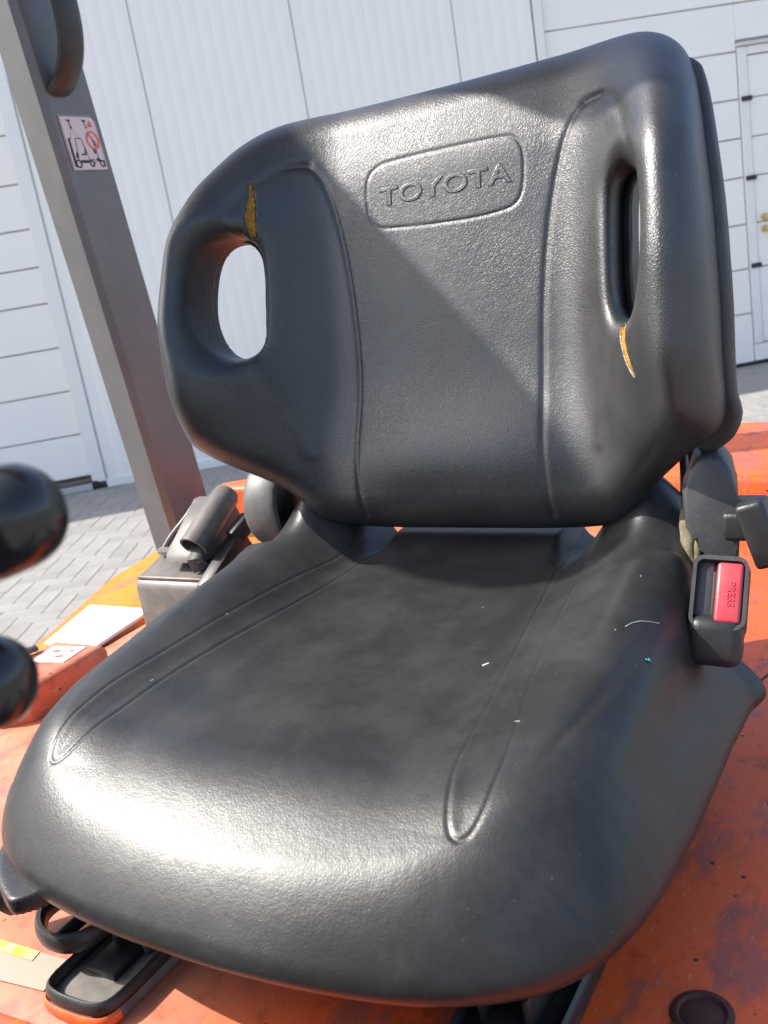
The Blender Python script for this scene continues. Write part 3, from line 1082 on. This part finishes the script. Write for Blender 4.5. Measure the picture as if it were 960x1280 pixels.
def f_foam(u, v, w):
    o = mp.at('out', u, v)
    fr = (w - mp.at('h', u, v)) / mp.at('n', u, v)
    top = rmax(o, fr, 0.034)
    hl = -mp.at('hole', u, v)
    f = rmax(top, hl, 0.020)
    return np.maximum(f, mp.at('seam', u, v) - w)
back = implicit("backrest_cushion", f_foam, (-.262, -.004, -.05), (.262, .428, .150), .0026, M['vinyl'], seat, BMAT)
def f_shell(u, v, w):
    o = mp.at('out', u, v) - 0.0045 + .022 * S((v - .365) / .035) - .004 * S((mp.at('seam', u, v) + .002 - w) / .012)
    o = o - .004 * S((np.abs(u) - .218) / .012) * S((.13 - v) / .02) + .014 * S((.222 - np.abs(u)) / .012) * S((.125 - v) / .02)
    f = rmax(o, w - mp.at('seam', u, v) - .0015, 0.003)
    f = rmax(f, mp.at('back', u, v) - w, 0.016)
    hl = -(mp.at('hole', u - np.sign(u) * .008, v) + .001)
    return rmax(f, hl, 0.003)
shell = implicit("backrest_shell", f_shell, (-.266, -.006, -.09), (.266, .430, .090), .0024, M['shell'], seat, BMAT, fine=False)
# foam showing in the tears
def foam_patch(ctr, wid, name):
    """a lens of foam following the rolled vinyl"""
    cs = smooth_poly(ctr, 3)
    n = len(cs)
    bm = bmesh.new()
    rows = []
    for i_ in range(n):
        t = cs[min(i_ + 1, n - 1)] - cs[max(i_ - 1, 0)]
        t /= np.linalg.norm(t) + 1e-9
        nr = np.array((-t[1], t[0]))
        k_ = i_ / (n - 1)
        half_ = wid * np.interp(k_, [0, .12, .35, .6, .85, 1], [.9, 1.0, .95, .72, .35, .02])
        row = []
        for a_ in np.linspace(-1, 1, 7):
            p_ = cs[i_] + nr * half_ * a_ * (1 + (random.uniform(-.14, .12) if abs(a_) > .9 else random.uniform(-.05, .05)))
            ww = np.linspace(.15, -.03, 900)
            fv = f_foam(np.full(900, p_[0]), np.full(900, p_[1]), ww)
            k2 = np.argmax(fv < 0)
            dz = .0007 - .0002 * (1 - a_ * a_) + random.uniform(-.0005, .0005)
            row.append(bm.verts.new(BMAT @ Vector((p_[0], p_[1], ww[k2] + dz))))
        rows.append(row)
    for a_, b_ in zip(rows, rows[1:]):
        for q_ in range(6):
            bm.faces.new((a_[q_], a_[q_ + 1], b_[q_ + 1], b_[q_]))
    return from_bm(name, bm, M['foam'], seat)
p1 = foam_patch(TCL, TWL * 1.12, "exposed_foam")
p1['label'] = "yellow foam in the tear above the left handle hole"
p2 = foam_patch(TCR, TWR * 1.12, "exposed_foam")
p2['label'] = "yellow foam in the thin tear below the right handle hole"

# embossed lettering
def text_mesh(body_, size, ext, bev, spacing=1.0):
    c = bpy.data.curves.new("lettering", 'FONT')
    c.body = body_
    c.size = size
    c.extrude = ext
    c.bevel_depth = bev
    c.bevel_resolution = 2
    c.space_character = spacing
    c.align_x = 'CENTER'
    c.align_y = 'CENTER'
    o = bpy.data.objects.new("tmp", c)
    COL.objects.link(o)
    dg_ = bpy.context.evaluated_depsgraph_get()
    me_ = bpy.data.meshes.new_from_object(o.evaluated_get(dg_))
    bpy.data.objects.remove(o)
    bpy.data.curves.remove(c)
    return me_
me = text_mesh("TOYOTA", 0.0215, 0.0003, 0.0008, 1.05)
co = np.empty(len(me.vertices) * 3, np.float32)
me.vertices.foreach_get("co", co)
co = co.reshape(-1, 3)
w0 = np.ptp(co[:, 0])
h0 = np.ptp(co[:, 1])
co[:, 0] *= 0.128 / w0
co[:, 1] *= 0.0166 / h0
co[:, 1] -= (co[:, 1].max() + co[:, 1].min()) / 2
co[:, 0] += 0.0045
co[:, 1] += 0.3205
hh = mp.at('h', co[:, 0], co[:, 1])
co[:, 2] = co[:, 2] * 0.75 + hh - 0.0002
A = np.array(BMAT)
co = co @ A[:3, :3].T + A[:3, 3]
me.vertices.foreach_set("co", co.astype(np.float32).ravel())
me.update()
me.materials.clear()
let = link("raised_lettering", me, M['vinyl'], seat)
me.set_sharp_from_angle(angle=R(50))
let['label'] = "embossed capitals on the backrest panel"

# ---- seat cushion maps (x, y, z absolute)
ch = [(0, .296), (.06, .298), (.11, .305), (.155, .317), (.192, .339), (.217, .371), (.228, .42), (.227, .50), (.225, .58), (.223, .655), (.222, .676), (.217, .690), (.209, .712), (.205, .740), (.202, .77), (.188, .80), (.10, .815), (0, .815)]
CO = smooth_poly(mirror(ch), 2, True)
mc = Maps(-.30, .30, .25, .87, 0.001)
X_, Y_ = mc.X, mc.Y
mc.f['out'] = seg_dist(X_, Y_, CO, True).astype(np.float32)
AX = np.abs(X_)
Bz = np.interp(Y_, [.30, .38, .45, .55, .66, .80], [0, .003, .015, .025, .030, .022])
Tz = 1.005 + .021 * np.clip((Y_ - .39) / .38, -0.2, 1) + Bz * S((AX - .095) / .09)
Tz -= .046 * S((.418 - Y_) / .125)
Tz -= .006 * np.exp(-((Y_ - .56) / .10) ** 2) * np.exp(-(X_ / .09) ** 4)
horn = np.exp(-(((AX - .166) / .026) ** 2 + ((Y_ - .757) / .034) ** 2))
Tz += .042 * horn
Tz -= .010 * np.exp(-(((AX - .198) / .02) ** 2 + ((Y_ - .712) / .02) ** 2))
Tz -= .030 * S((Y_ - .80) / .03)
Tz += .0115 * S((Y_ - .70) / .06) * S((.095 - AX) / .014)
Tz += .013 * S((Y_ - .70) / .06) * np.exp(-((AX - .130) / .017) ** 2)
Tz += .010 * np.exp(-(((AX - .204) / .018) ** 2 + ((Y_ - .690) / .028) ** 2))
# shallow furrow between horn and pad
strip_c = np.interp(Y_, [.38, .48, .56, .65, .72, .80], [.158, .146, .132, .117, .105, .10])
inner = smooth_poly([(.158, .3785), (.152, .3805), (.146, .392), (.137, .425), (.133, .48), (.120, .555), (.105, .65), (.096, .715), (.090, .80)], 3)
outer = smooth_poly([(.158, .3785), (.165, .3825), (.1685, .40), (.1665, .44), (.154, .50), (.144, .56), (.129, .665), (.117, .73), (.111, .80)], 3)
def sym_c(p, pad=.02):
    return np.minimum(mc.line(p, pad), mc.line(p * [-1, 1], pad))
di, do = sym_c(inner), sym_c(outer)
inside = (AX > np.interp(Y_, inner[::, 1], inner[:, 0])) & (AX < np.interp(Y_, outer[:, 1], outer[:, 0])) & (Y_ > .379)
dmin = np.minimum(di, do)
Tz -= .0007 * np.exp(-(dmin / .0013) ** 2)
Tz -= .0007 * np.where(inside, S((dmin - .0004) / .010), 0)
crz = smooth_poly([(.212, .62), (.209, .56), (.203, .50), (.192, .44), (.176, .395)], 3)
Tz -= .0009 * np.exp(-(sym_c(crz) / .0034) ** 2) * S((Y_ - .40) / .08) * S((.62 - Y_) / .06)
Tz -= .010 * S((Y_ - .70) / .07) * np.exp(-((AX - .104) / .010) ** 2)
# sat-in wrinkles
Tz += .0012 * np.sin(X_ * 34 + Y_ * 21) * np.exp(-((Y_ - .6) / .15) ** 2) * S((.2 - AX) / .05) * .5
mc.f['t'] = Tz.astype(np.float32)
gx, gy = np.gradient(Tz, mc.h)
mc.f['n'] = np.sqrt(1 + np.clip(gx, -1.3, 1.3) ** 2 + np.clip(gy, -1.3, 1.3) ** 2).astype(np.float32)
fr_ = S((.46 - Y_) / .12)
mc.f['r'] = (.046 + .014 * fr_).astype(np.float32)
flare = np.interp(Y_, [.30, .34, .38, .42, .50, .60, .66, .678, .686, .70, .72], [0, .004, .012, .018, .025, .029, .034, .041, .034, .008, 0])
mc.f['flare'] = flare.astype(np.float32)
rear = S((Y_ - .685) / .04)
mc.f['r'] = (mc.f['r'] * (1 - rear) + .016 * rear).astype(np.float32)
ZB = .924
def f_cush(x, y, z):
    o = mc.at('out', x, y)
    # skirt leans outwards a little below the roll
    o = o - mc.at('flare', x, y) * S((1.0 - z) / .062)
    t = (z - mc.at('t', x, y)) / mc.at('n', x, y)
    r = mc.at('r', x, y)
    f = rmax(o, t, r)
    return rmax(f, ZB - z, 0.022)
cush = implicit("seat_cushion", f_cush, (-.285, .280, .895), (.285, .832, 1.085), .0020, M['vinyl_worn'], seat, CMAT)

# scuffs and flecks on the cushion
def cz(x, y):
    zz = np.linspace(1.09, .91, 700)
    f = f_cush(np.full(700, x), np.full(700, y), zz)
    return float(zz[np.argmax(f < 0)])
def fleck(pts, w, m, name):
    bm = bmesh.new()
    P_ = [Vector((x, y, cz(x, y) + .0003)) - SL for x, y in pts]
    bm_tube(bm, P_, [(w * random.uniform(.5, 1.1), .0003) for _ in P_], 6, True, flat=(0, 0, 1))
    return from_bm(name, bm, m, seat)
fleck([(.1965, .5695), (.1988, .5761), (.2023, .5823), (.2068, .5887), (.2113, .5948)], .0006, M['scuff'], "white_scratch")
for q_ in ([(.1006, .5439), (.1044, .5467)], [(.1919, .5610), (.1922, .5622)], [(.1887, .6366), (.1890, .6376)], [(-.1436, .5655), (-.1425, .5659)], [(.060, .635), (.0606, .6355)]):
    fleck(q_, .0006 if q_[0][0] != .1006 else .0011, M['scuff'], "paint_speck")
fleck([(.1604, .4609), (.1639, .4605)], .0003, M['scuff'], "scuff_mark")
fleck([(-.1403, .4655), (-.139, .4678)], .0004, M['scuff'], "scuff_mark")
fleck([(.2136, .5508), (.2151, .5522), (.2160, .5540)], .0016, M['teal'], "teal_paint_speck")
fleck([(.2150, .5510), (.2146, .5538)], .0012, M['teal'], "teal_paint_speck")

# ---- base pan below the cushion
def pan_f(x, y, z):
    o = mc.at('out', x, y) + .060 - .0635 * S((-.10 - x) / .05) * S((.50 - y) / .05)
    return rmax(rmax(o, z - .9345, .002), .9215 - z, .002)
pan = implicit("seat_pan", pan_f, (-.27, .27, .90), (.27, .83, .944), .003, M['plastic'], seat, CMAT, fine=False)

# ---- slide rails
def seat_part(name, bm, m, parent=None, angle=40):
    bmesh.ops.translate(bm, verts=bm.verts, vec=-SL)
    return from_bm(name, bm, m, parent or seat, angle=angle)
def rail(x0, y0, y1, dusty):
    bm = bmesh.new()
    out_ = smooth_poly([(x0 - .032, y1), (x0 - .032, y0 + .03), (x0 - .031, y0 + .006), (x0 - .018, y0), (x0 + .018, y0), (x0 + .031, y0 + .006), (x0 + .032, y0 + .03), (x0 + .032, y1)], 2)
    bm_prism(bm, [tuple(p) for p in out_], DZ + .001, DZ + .009, bevel=.003)
    r_ = seat_part("slide_rail", bm, M['dusty'] if dusty else M['steel'])
    bm = bmesh.new()
    lip_ = out_ * 1.0
    lip_[:, 0] = x0 + (lip_[:, 0] - x0) * .93
    lip_[:, 1] += .0025
    bm_tube(bm, [Vector((p[0], p[1], DZ + .012)) for p in lip_], [(.0030, .0060)] * len(lip_), 8, True, flat=(0, 0, 1))
    seat_part("rail_lip", bm, M['plastic'], r_)
    bm = bmesh.new()
    bm_tube(bm, [Vector((p[0], p[1] - .0012, DZ + .005)) for p in out_[8:-8]], [(.0022, .0045)] * (len(out_) - 16), 8, True, flat=(0, 0, 1))
    seat_part("painted_edge", bm, M['orange'], r_)
    for sx in (-.016, .013):
        bm = bmesh.new()
        bm_box(bm, (x0 + sx, (y0 + y1) / 2 + .035, DZ + .022), (.004, y1 - y0 - .045, .026), None, .0015)
        seat_part("rail_web", bm, M['dusty'] if dusty else M['steel'], r_)
    bm = bmesh.new()
    bm_box(bm, (x0 - .002, y0 + .055, DZ + .012), (.026, .05, .006), None, .001)
    seat_part("rail_stop", bm, M['plastic'], r_)
    return r_
rail(-.108, .306, .70, True)
rail(.165, .33, .74, False)
# adjuster handle (open loop) by the left rail
bm = bmesh.new()
lp = smooth_poly([(-.170, .374), (-.178, .354), (-.160, .333), (-.134, .328), (-.118, .340), (-.116, .367)], 2)
bm_tube(bm, [Vector((x, y, .889)) for x, y in lp], [(.0042, .0075)] * len(lp), 10, True, flat=(0, 0, 1))
bm_box(bm, (-.143, .368, .892), (.062, .018, .014), Matrix.Rotation(R(-6), 3, 'Z'), .004)
bm_box(bm, (-.140, .348, .889), (.005, .036, .010), None, .002)
seat_part("slide_handle", bm, M['plastic'])
# tension knob at the far left
bm = bmesh.new()
bm_lathe(bm, (-.214, .375, .905), (-.25, -.75, -.55), [(0, 0), (.008, 0), (.008, .012), (.014, .016), (.0155, .030), (.013, .036), (0, .038)], 20)
seat_part("weight_knob", bm, M['plastic'])

# ---- hinge covers and recliner
def hinge(sgn):
    r_ = .049 if sgn < 0 else .046
    bm = bmesh.new()
    cx = (.224 if sgn < 0 else .2185) * sgn
    c = Vector((cx - .021 * sgn, .775, 1.064 if sgn < 0 else 1.058))
    bm_lathe(bm, c, (sgn, 0, 0), [(r_ * k_, d_) for k_, d_ in ((.86, .0), (.96, .001), (1, .004), (1, .034), (.96, .039), (.86, .042), (0, .043))], 48)
    o = seat_part("hinge_cover", bm, M['hinge'])
    bm = bmesh.new()
    bm_lathe(bm, c + Vector((sgn * .006, 0, 0)), (sgn, 0, 0), [(0, 0), (.039, 0), (.039, .002), (0, .002)], 40)
    seat_part("hinge_plate", bm, M['steel'], o)
    bm = bmesh.new()
    bm_box(bm, c + Vector((-sgn * .002, .004, 0)), (.008, .008, .080), Matrix.Rotation(R(8), 3, 'X'), .002)
    seat_part("hinge_arm", bm, M['steel'], o)
    bm = bmesh.new()
    bm_lathe(bm, c + Vector((sgn * .0055, -.018, -.008)), (-sgn, 0, 0), [(0, 0.0), (.0055, 0.0), (.0055, .0012), (0, .0012)], 16)
    seat_part("hinge_hole", bm, M['rubber'], o)
    return o
hinge(-1)
bm = bmesh.new()
hcp = [(.2145, 1.108), (.219, 1.117), (.229, 1.1195), (.238, 1.117), (.2445, 1.108), (.2475, 1.092), (.2480, 1.055), (.2465, 1.036), (.2300, 1.034), (.2225, 1.041), (.2235, 1.052), (.2150, 1.055), (.2095, 1.064), (.2080, 1.092)]
bm_extrude_poly(bm, [(x - .002, .700 + (1.09 - z) * -.10, z - .003) for x, z in hcp], (-.006, .036, .004), .0045, 3)
seat_part("hinge_cover", bm, M['bracket'])
# side plate below each cover
for sgn in (-1, 1):
    bm = bmesh.new()
    pts = [(sgn * .206, .74, 1.05), (sgn * .206, .83, 1.06), (sgn * .206, .86, .90), (sgn * .206, .72, .90)]
    bm_extrude_poly(bm, pts, (sgn * .006, 0, 0), .0015)
    seat_part("frame_plate", bm, M['steel'])
# back frame joining hinge and shell
for sgn in (-1, 1):
    bm = bmesh.new()
    bm_tube(bm, [(sgn * .190, .775, 1.03), (sgn * .190, .80, 1.12), (sgn * .185, .83, 1.25)], [(.006, .016)] * 3, 10, True, flat=(0, 1, 0))
    seat_part("back_frame", bm, M['steel'])
# right-hand stalk that carries the buckle, and the recline lever
bm = bmesh.new()
rot = Matrix.Rotation(R(-24), 3, 'X') @ Matrix.Rotation(R(12), 3, 'Z')
bm_box(bm, (.2625, .690, 1.062), (.021, .020, .050), Matrix.Rotation(R(-16), 3, 'Y'), .004, 3)
bm_box(bm, (.249, .712, 1.066), (.026, .05, .022), None, .004, 3)
seat_part("recline_lever", bm, M['plastic'])
# belt webbing behind the bracket
bm = bmesh.new()
for off, wd in ((0, (.0055, .003)), (.007, (.003, .003))):
    wp = [(.199 + off, .738, 1.072 - off), (.203 + off, .722, 1.052), (.206 + off * .8, .710, 1.034), (.212 + off * .6, .700, 1.016), (.218, .690, 1.0)]
    wp = [tuple(np.array(p) + rng.uniform(-.0012, .0012, 3)) for p in wp]
    wp = smooth_poly(wp, 2)
    bm_tube(bm, [Vector(p) for p in wp], [(wd[0] * random.uniform(.7, 1.15), wd[1]) for _ in wp], 10, True, flat=(0, -1, .4))
seat_part("belt_webbing", bm, M['webbing'])
bm = bmesh.new()
for x_ in (.1965, .2035):
    bm_tube(bm, [(x_, .748, 1.115), (x_ + .001, .744, 1.05), (x_ + .002, .742, .96)], .0026, 8)
seat_part("cable", bm, M['plastic'])
# ---- buckle
bk = bpy.data.objects.new("belt_buckle", None)
COL.objects.link(bk)
bk.parent = seat
bc = Vector((.2405, .645, 1.032))
bx = Vector((.985, .10, -.09)).normalized()
bz = Vector((.06, .62, .78)).normalized()
bz = (bz - bx * bz.dot(bx)).normalized()
by = bz.cross(bx)
BR = Matrix((bx, by, bz)).transposed()          # local -y faces the camera
def bpos(x, y, z_):
    return bc + bx * x + by * y + bz * z_
bm = bmesh.new()
# frame: rounded housing with an open face
bm_box(bm, bpos(0, .0135, 0), (.0375, .022, .052), BR, .006, 4)
hb = seat_part("housing", bm, M['plastic'], bk)
bk_front = .0135 - .011
def ring(bm, w, h, r, t, d0, d1, cx=0, cz_=0, n=6):
    def rr(w, h, r):
        o = []
        for (sx, sz, a0) in ((1, 1, 0), (-1, 1, 90), (-1, -1, 180), (1, -1, 270)):
            for i in range(n + 1):
                a = R(a0 + 90 * i / n)
                o.append((cx + sx * (w / 2 - r) + r * math.cos(a), cz_ + sz * (h / 2 - r) + r * math.sin(a)))
        return o
    O_, I_ = rr(w, h, r), rr(w - 2 * t, h - 2 * t, max(r - t, .001))
    k = len(O_)
    a = [bm.verts.new(bpos(x, d0, z_)) for x, z_ in O_]
    b = [bm.verts.new(bpos(x * .97, d1, z_)) for x, z_ in O_]
    c = [bm.verts.new(bpos(x, d1, z_)) for x, z_ in I_]
    d = [bm.verts.new(bpos(x, d0, z_)) for x, z_ in I_]
    for i in range(k):
        j = (i + 1) % k
        for p, q_ in ((a, b), (b, c), (c, d)):
            bm.faces.new((p[i], p[j], q_[j], q_[i]))
bm = bmesh.new()
ring(bm, .0385, .0530, .008, .0032, bk_front + .006, bk_front - .007, 0, 0)
seat_part("bezel", bm, M['shell'], bk, angle=30)
bm = bmesh.new()
bm_box(bm, bpos(-.0105, bk_front - .0005, 0), (.0115, .003, .046), BR, .001)
seat_part("slot_face", bm, M['shell'], bk)
bm = bmesh.new()
bm_box(bm, bpos(-.0035, bk_front - .0004, -.003), (.003, .0036, .038), BR, .0005)
seat_part("tongue_slot", bm, M['rubber'], bk)
bm = bmesh.new()
bm_box(bm, bpos(.0065, bk_front - .003, 0), (.0175, .010, .0435), BR, .0025, 3)
btn = seat_part("press_button", bm, M['red'], bk)
me = text_mesh("PRESS", 0.0070, 0.0002, 0.00012, 1.05)
lt = link("button_text", me, M['redtext'], btn)
me.materials.clear()
me.materials.append(M['redtext'])
tr = Matrix((-bz, bx, -by)).transposed().to_4x4()
me.transform(tr)
me.transform(Matrix.Translation(bpos(.0075, bk_front - .0082, -.001) - SL))
bm = bmesh.new()
# lower throat of the housing
bm_box(bm, bpos(-.001, .010, -.031), (.0375, .024, .036), BR @ Matrix.Rotation(R(26), 3, 'X'), .009, 3)
seat_part("throat", bm, M['plastic'], bk)

# ---- belt retractor on the left
rt = bpy.data.objects.new("belt_retractor", None)
COL.objects.link(rt)
rt.parent = seat
bm = bmesh.new()
pts = [(0, .690, .915), (0, .690, .992), (0, .694, 1.0), (0, .704, 1.004), (0, .745, 1.018), (0, .768, 1.018), (0, .775, .93)]
bm_extrude_poly(bm, [(-.383, y, z_) for _, y, z_ in pts], (.105, 0, 0), .004, 3)
seat_part("retractor_box", bm, M['belt_box'], rt)
bm = bmesh.new()
bm_box(bm, (-.331, .697, 1.003), (.100, .006, .005), Matrix.Rotation(R(18), 3, 'X'), .002)
seat_part("box_rim", bm, M['belt_box'], rt)
bm = bmesh.new()
fr0 = [(-.345, .705, 1.018), (-.345, .708, 1.026), (-.345, .768, 1.070), (-.345, .776, 1.070), (-.345, .79, 1.03), (-.345, .76, 1.012)]
bm_extrude_poly(bm, fr0, (.050, 0, 0), .003)
seat_part("guide_plate", bm, M['belt_box'], rt)
# hollow belt guide
bm = bmesh.new()
g0, g1 = Vector((-.303, .708, 1.034)), Vector((-.296, .772, 1.076))
ax_ = (g1 - g0).normalized()
nn = 24
side_ = ax_.cross(Vector((0, 0, 1))).normalized()
upv = side_.cross(ax_)
def gring(p, r):
    return [bm.verts.new(p + side_ * math.cos(2 * math.pi * j / nn) * r + upv * math.sin(2 * math.pi * j / nn) * r * .92) for j in range(nn)]
r0, r1, r2 = gring(g0, .0165), gring(g1 - ax_ * .006, .0155), gring(g1, .012)
i0, i1 = gring(g0, .0140), gring(g0 + ax_ * .035, .0125)
for a, b in ((r0, r1), (r1, r2), (i0, r0), (i1, i0)):
    for j in range(nn):
        bm.faces.new((a[j], a[(j + 1) % nn], b[(j + 1) % nn], b[j]))
bm.faces.new(r2)
bm.faces.new(i1)
seat_part("belt_guide", bm, M['belt_box'], rt, angle=50)
bm = bmesh.new()
bm_tube(bm, [(-.300, .735, 1.045), (-.302, .714, 1.030), (-.303, .706, 1.022), (-.298, .708, 1.010)], [(.010, .0025)] * 4, 8, True, flat=(0, -.6, .8))
seat_part("belt_end", bm, M['rubber'], rt)
bm = bmesh.new()
sl_ = smooth_poly([(-.372, .735, 1.022), (-.366, .744, 1.034), (-.352, .758, 1.050), (-.345, .768, 1.062)], 2)
bm_tube(bm, [Vector(p) for p in sl_], .0035, 8)
bm_tube(bm, [(-.376, .733, 1.020), (-.358, .726, 1.023), (-.338, .720, 1.024)], .0045, 8)
seat_part("guide_loop", bm, M['belt_box'], rt)
for (c, s_, a) in (((-.276, .722, 1.010), (.016, .080, .028), 0), ((-.285, .705, 1.000), (.020, .022, .012), 10), ((-.272, .752, 1.040), (.012, .030, .020), -12), ((-.262, .775, 1.046), (.020, .014, .012), 20), ((-.268, .700, .990), (.014, .03, .02), 30)):
    bm = bmesh.new()
    bm_box(bm, c, s_, Matrix.Rotation(R(28), 3, 'X') @ Matrix.Rotation(R(a), 3, 'Z'), .002)
    seat_part("retractor_bracket", bm, M['plastic'], rt)
bm = bmesh.new()
bm_lathe(bm, (-.270, .765, 1.050), (.2, -.8, .5), [(0, 0), (.006, 0), (.006, .003), (.004, .004), (0, .004)], 14)
seat_part("retractor_screw", bm, M['alu'], rt)

bpy.context.view_layer.update()
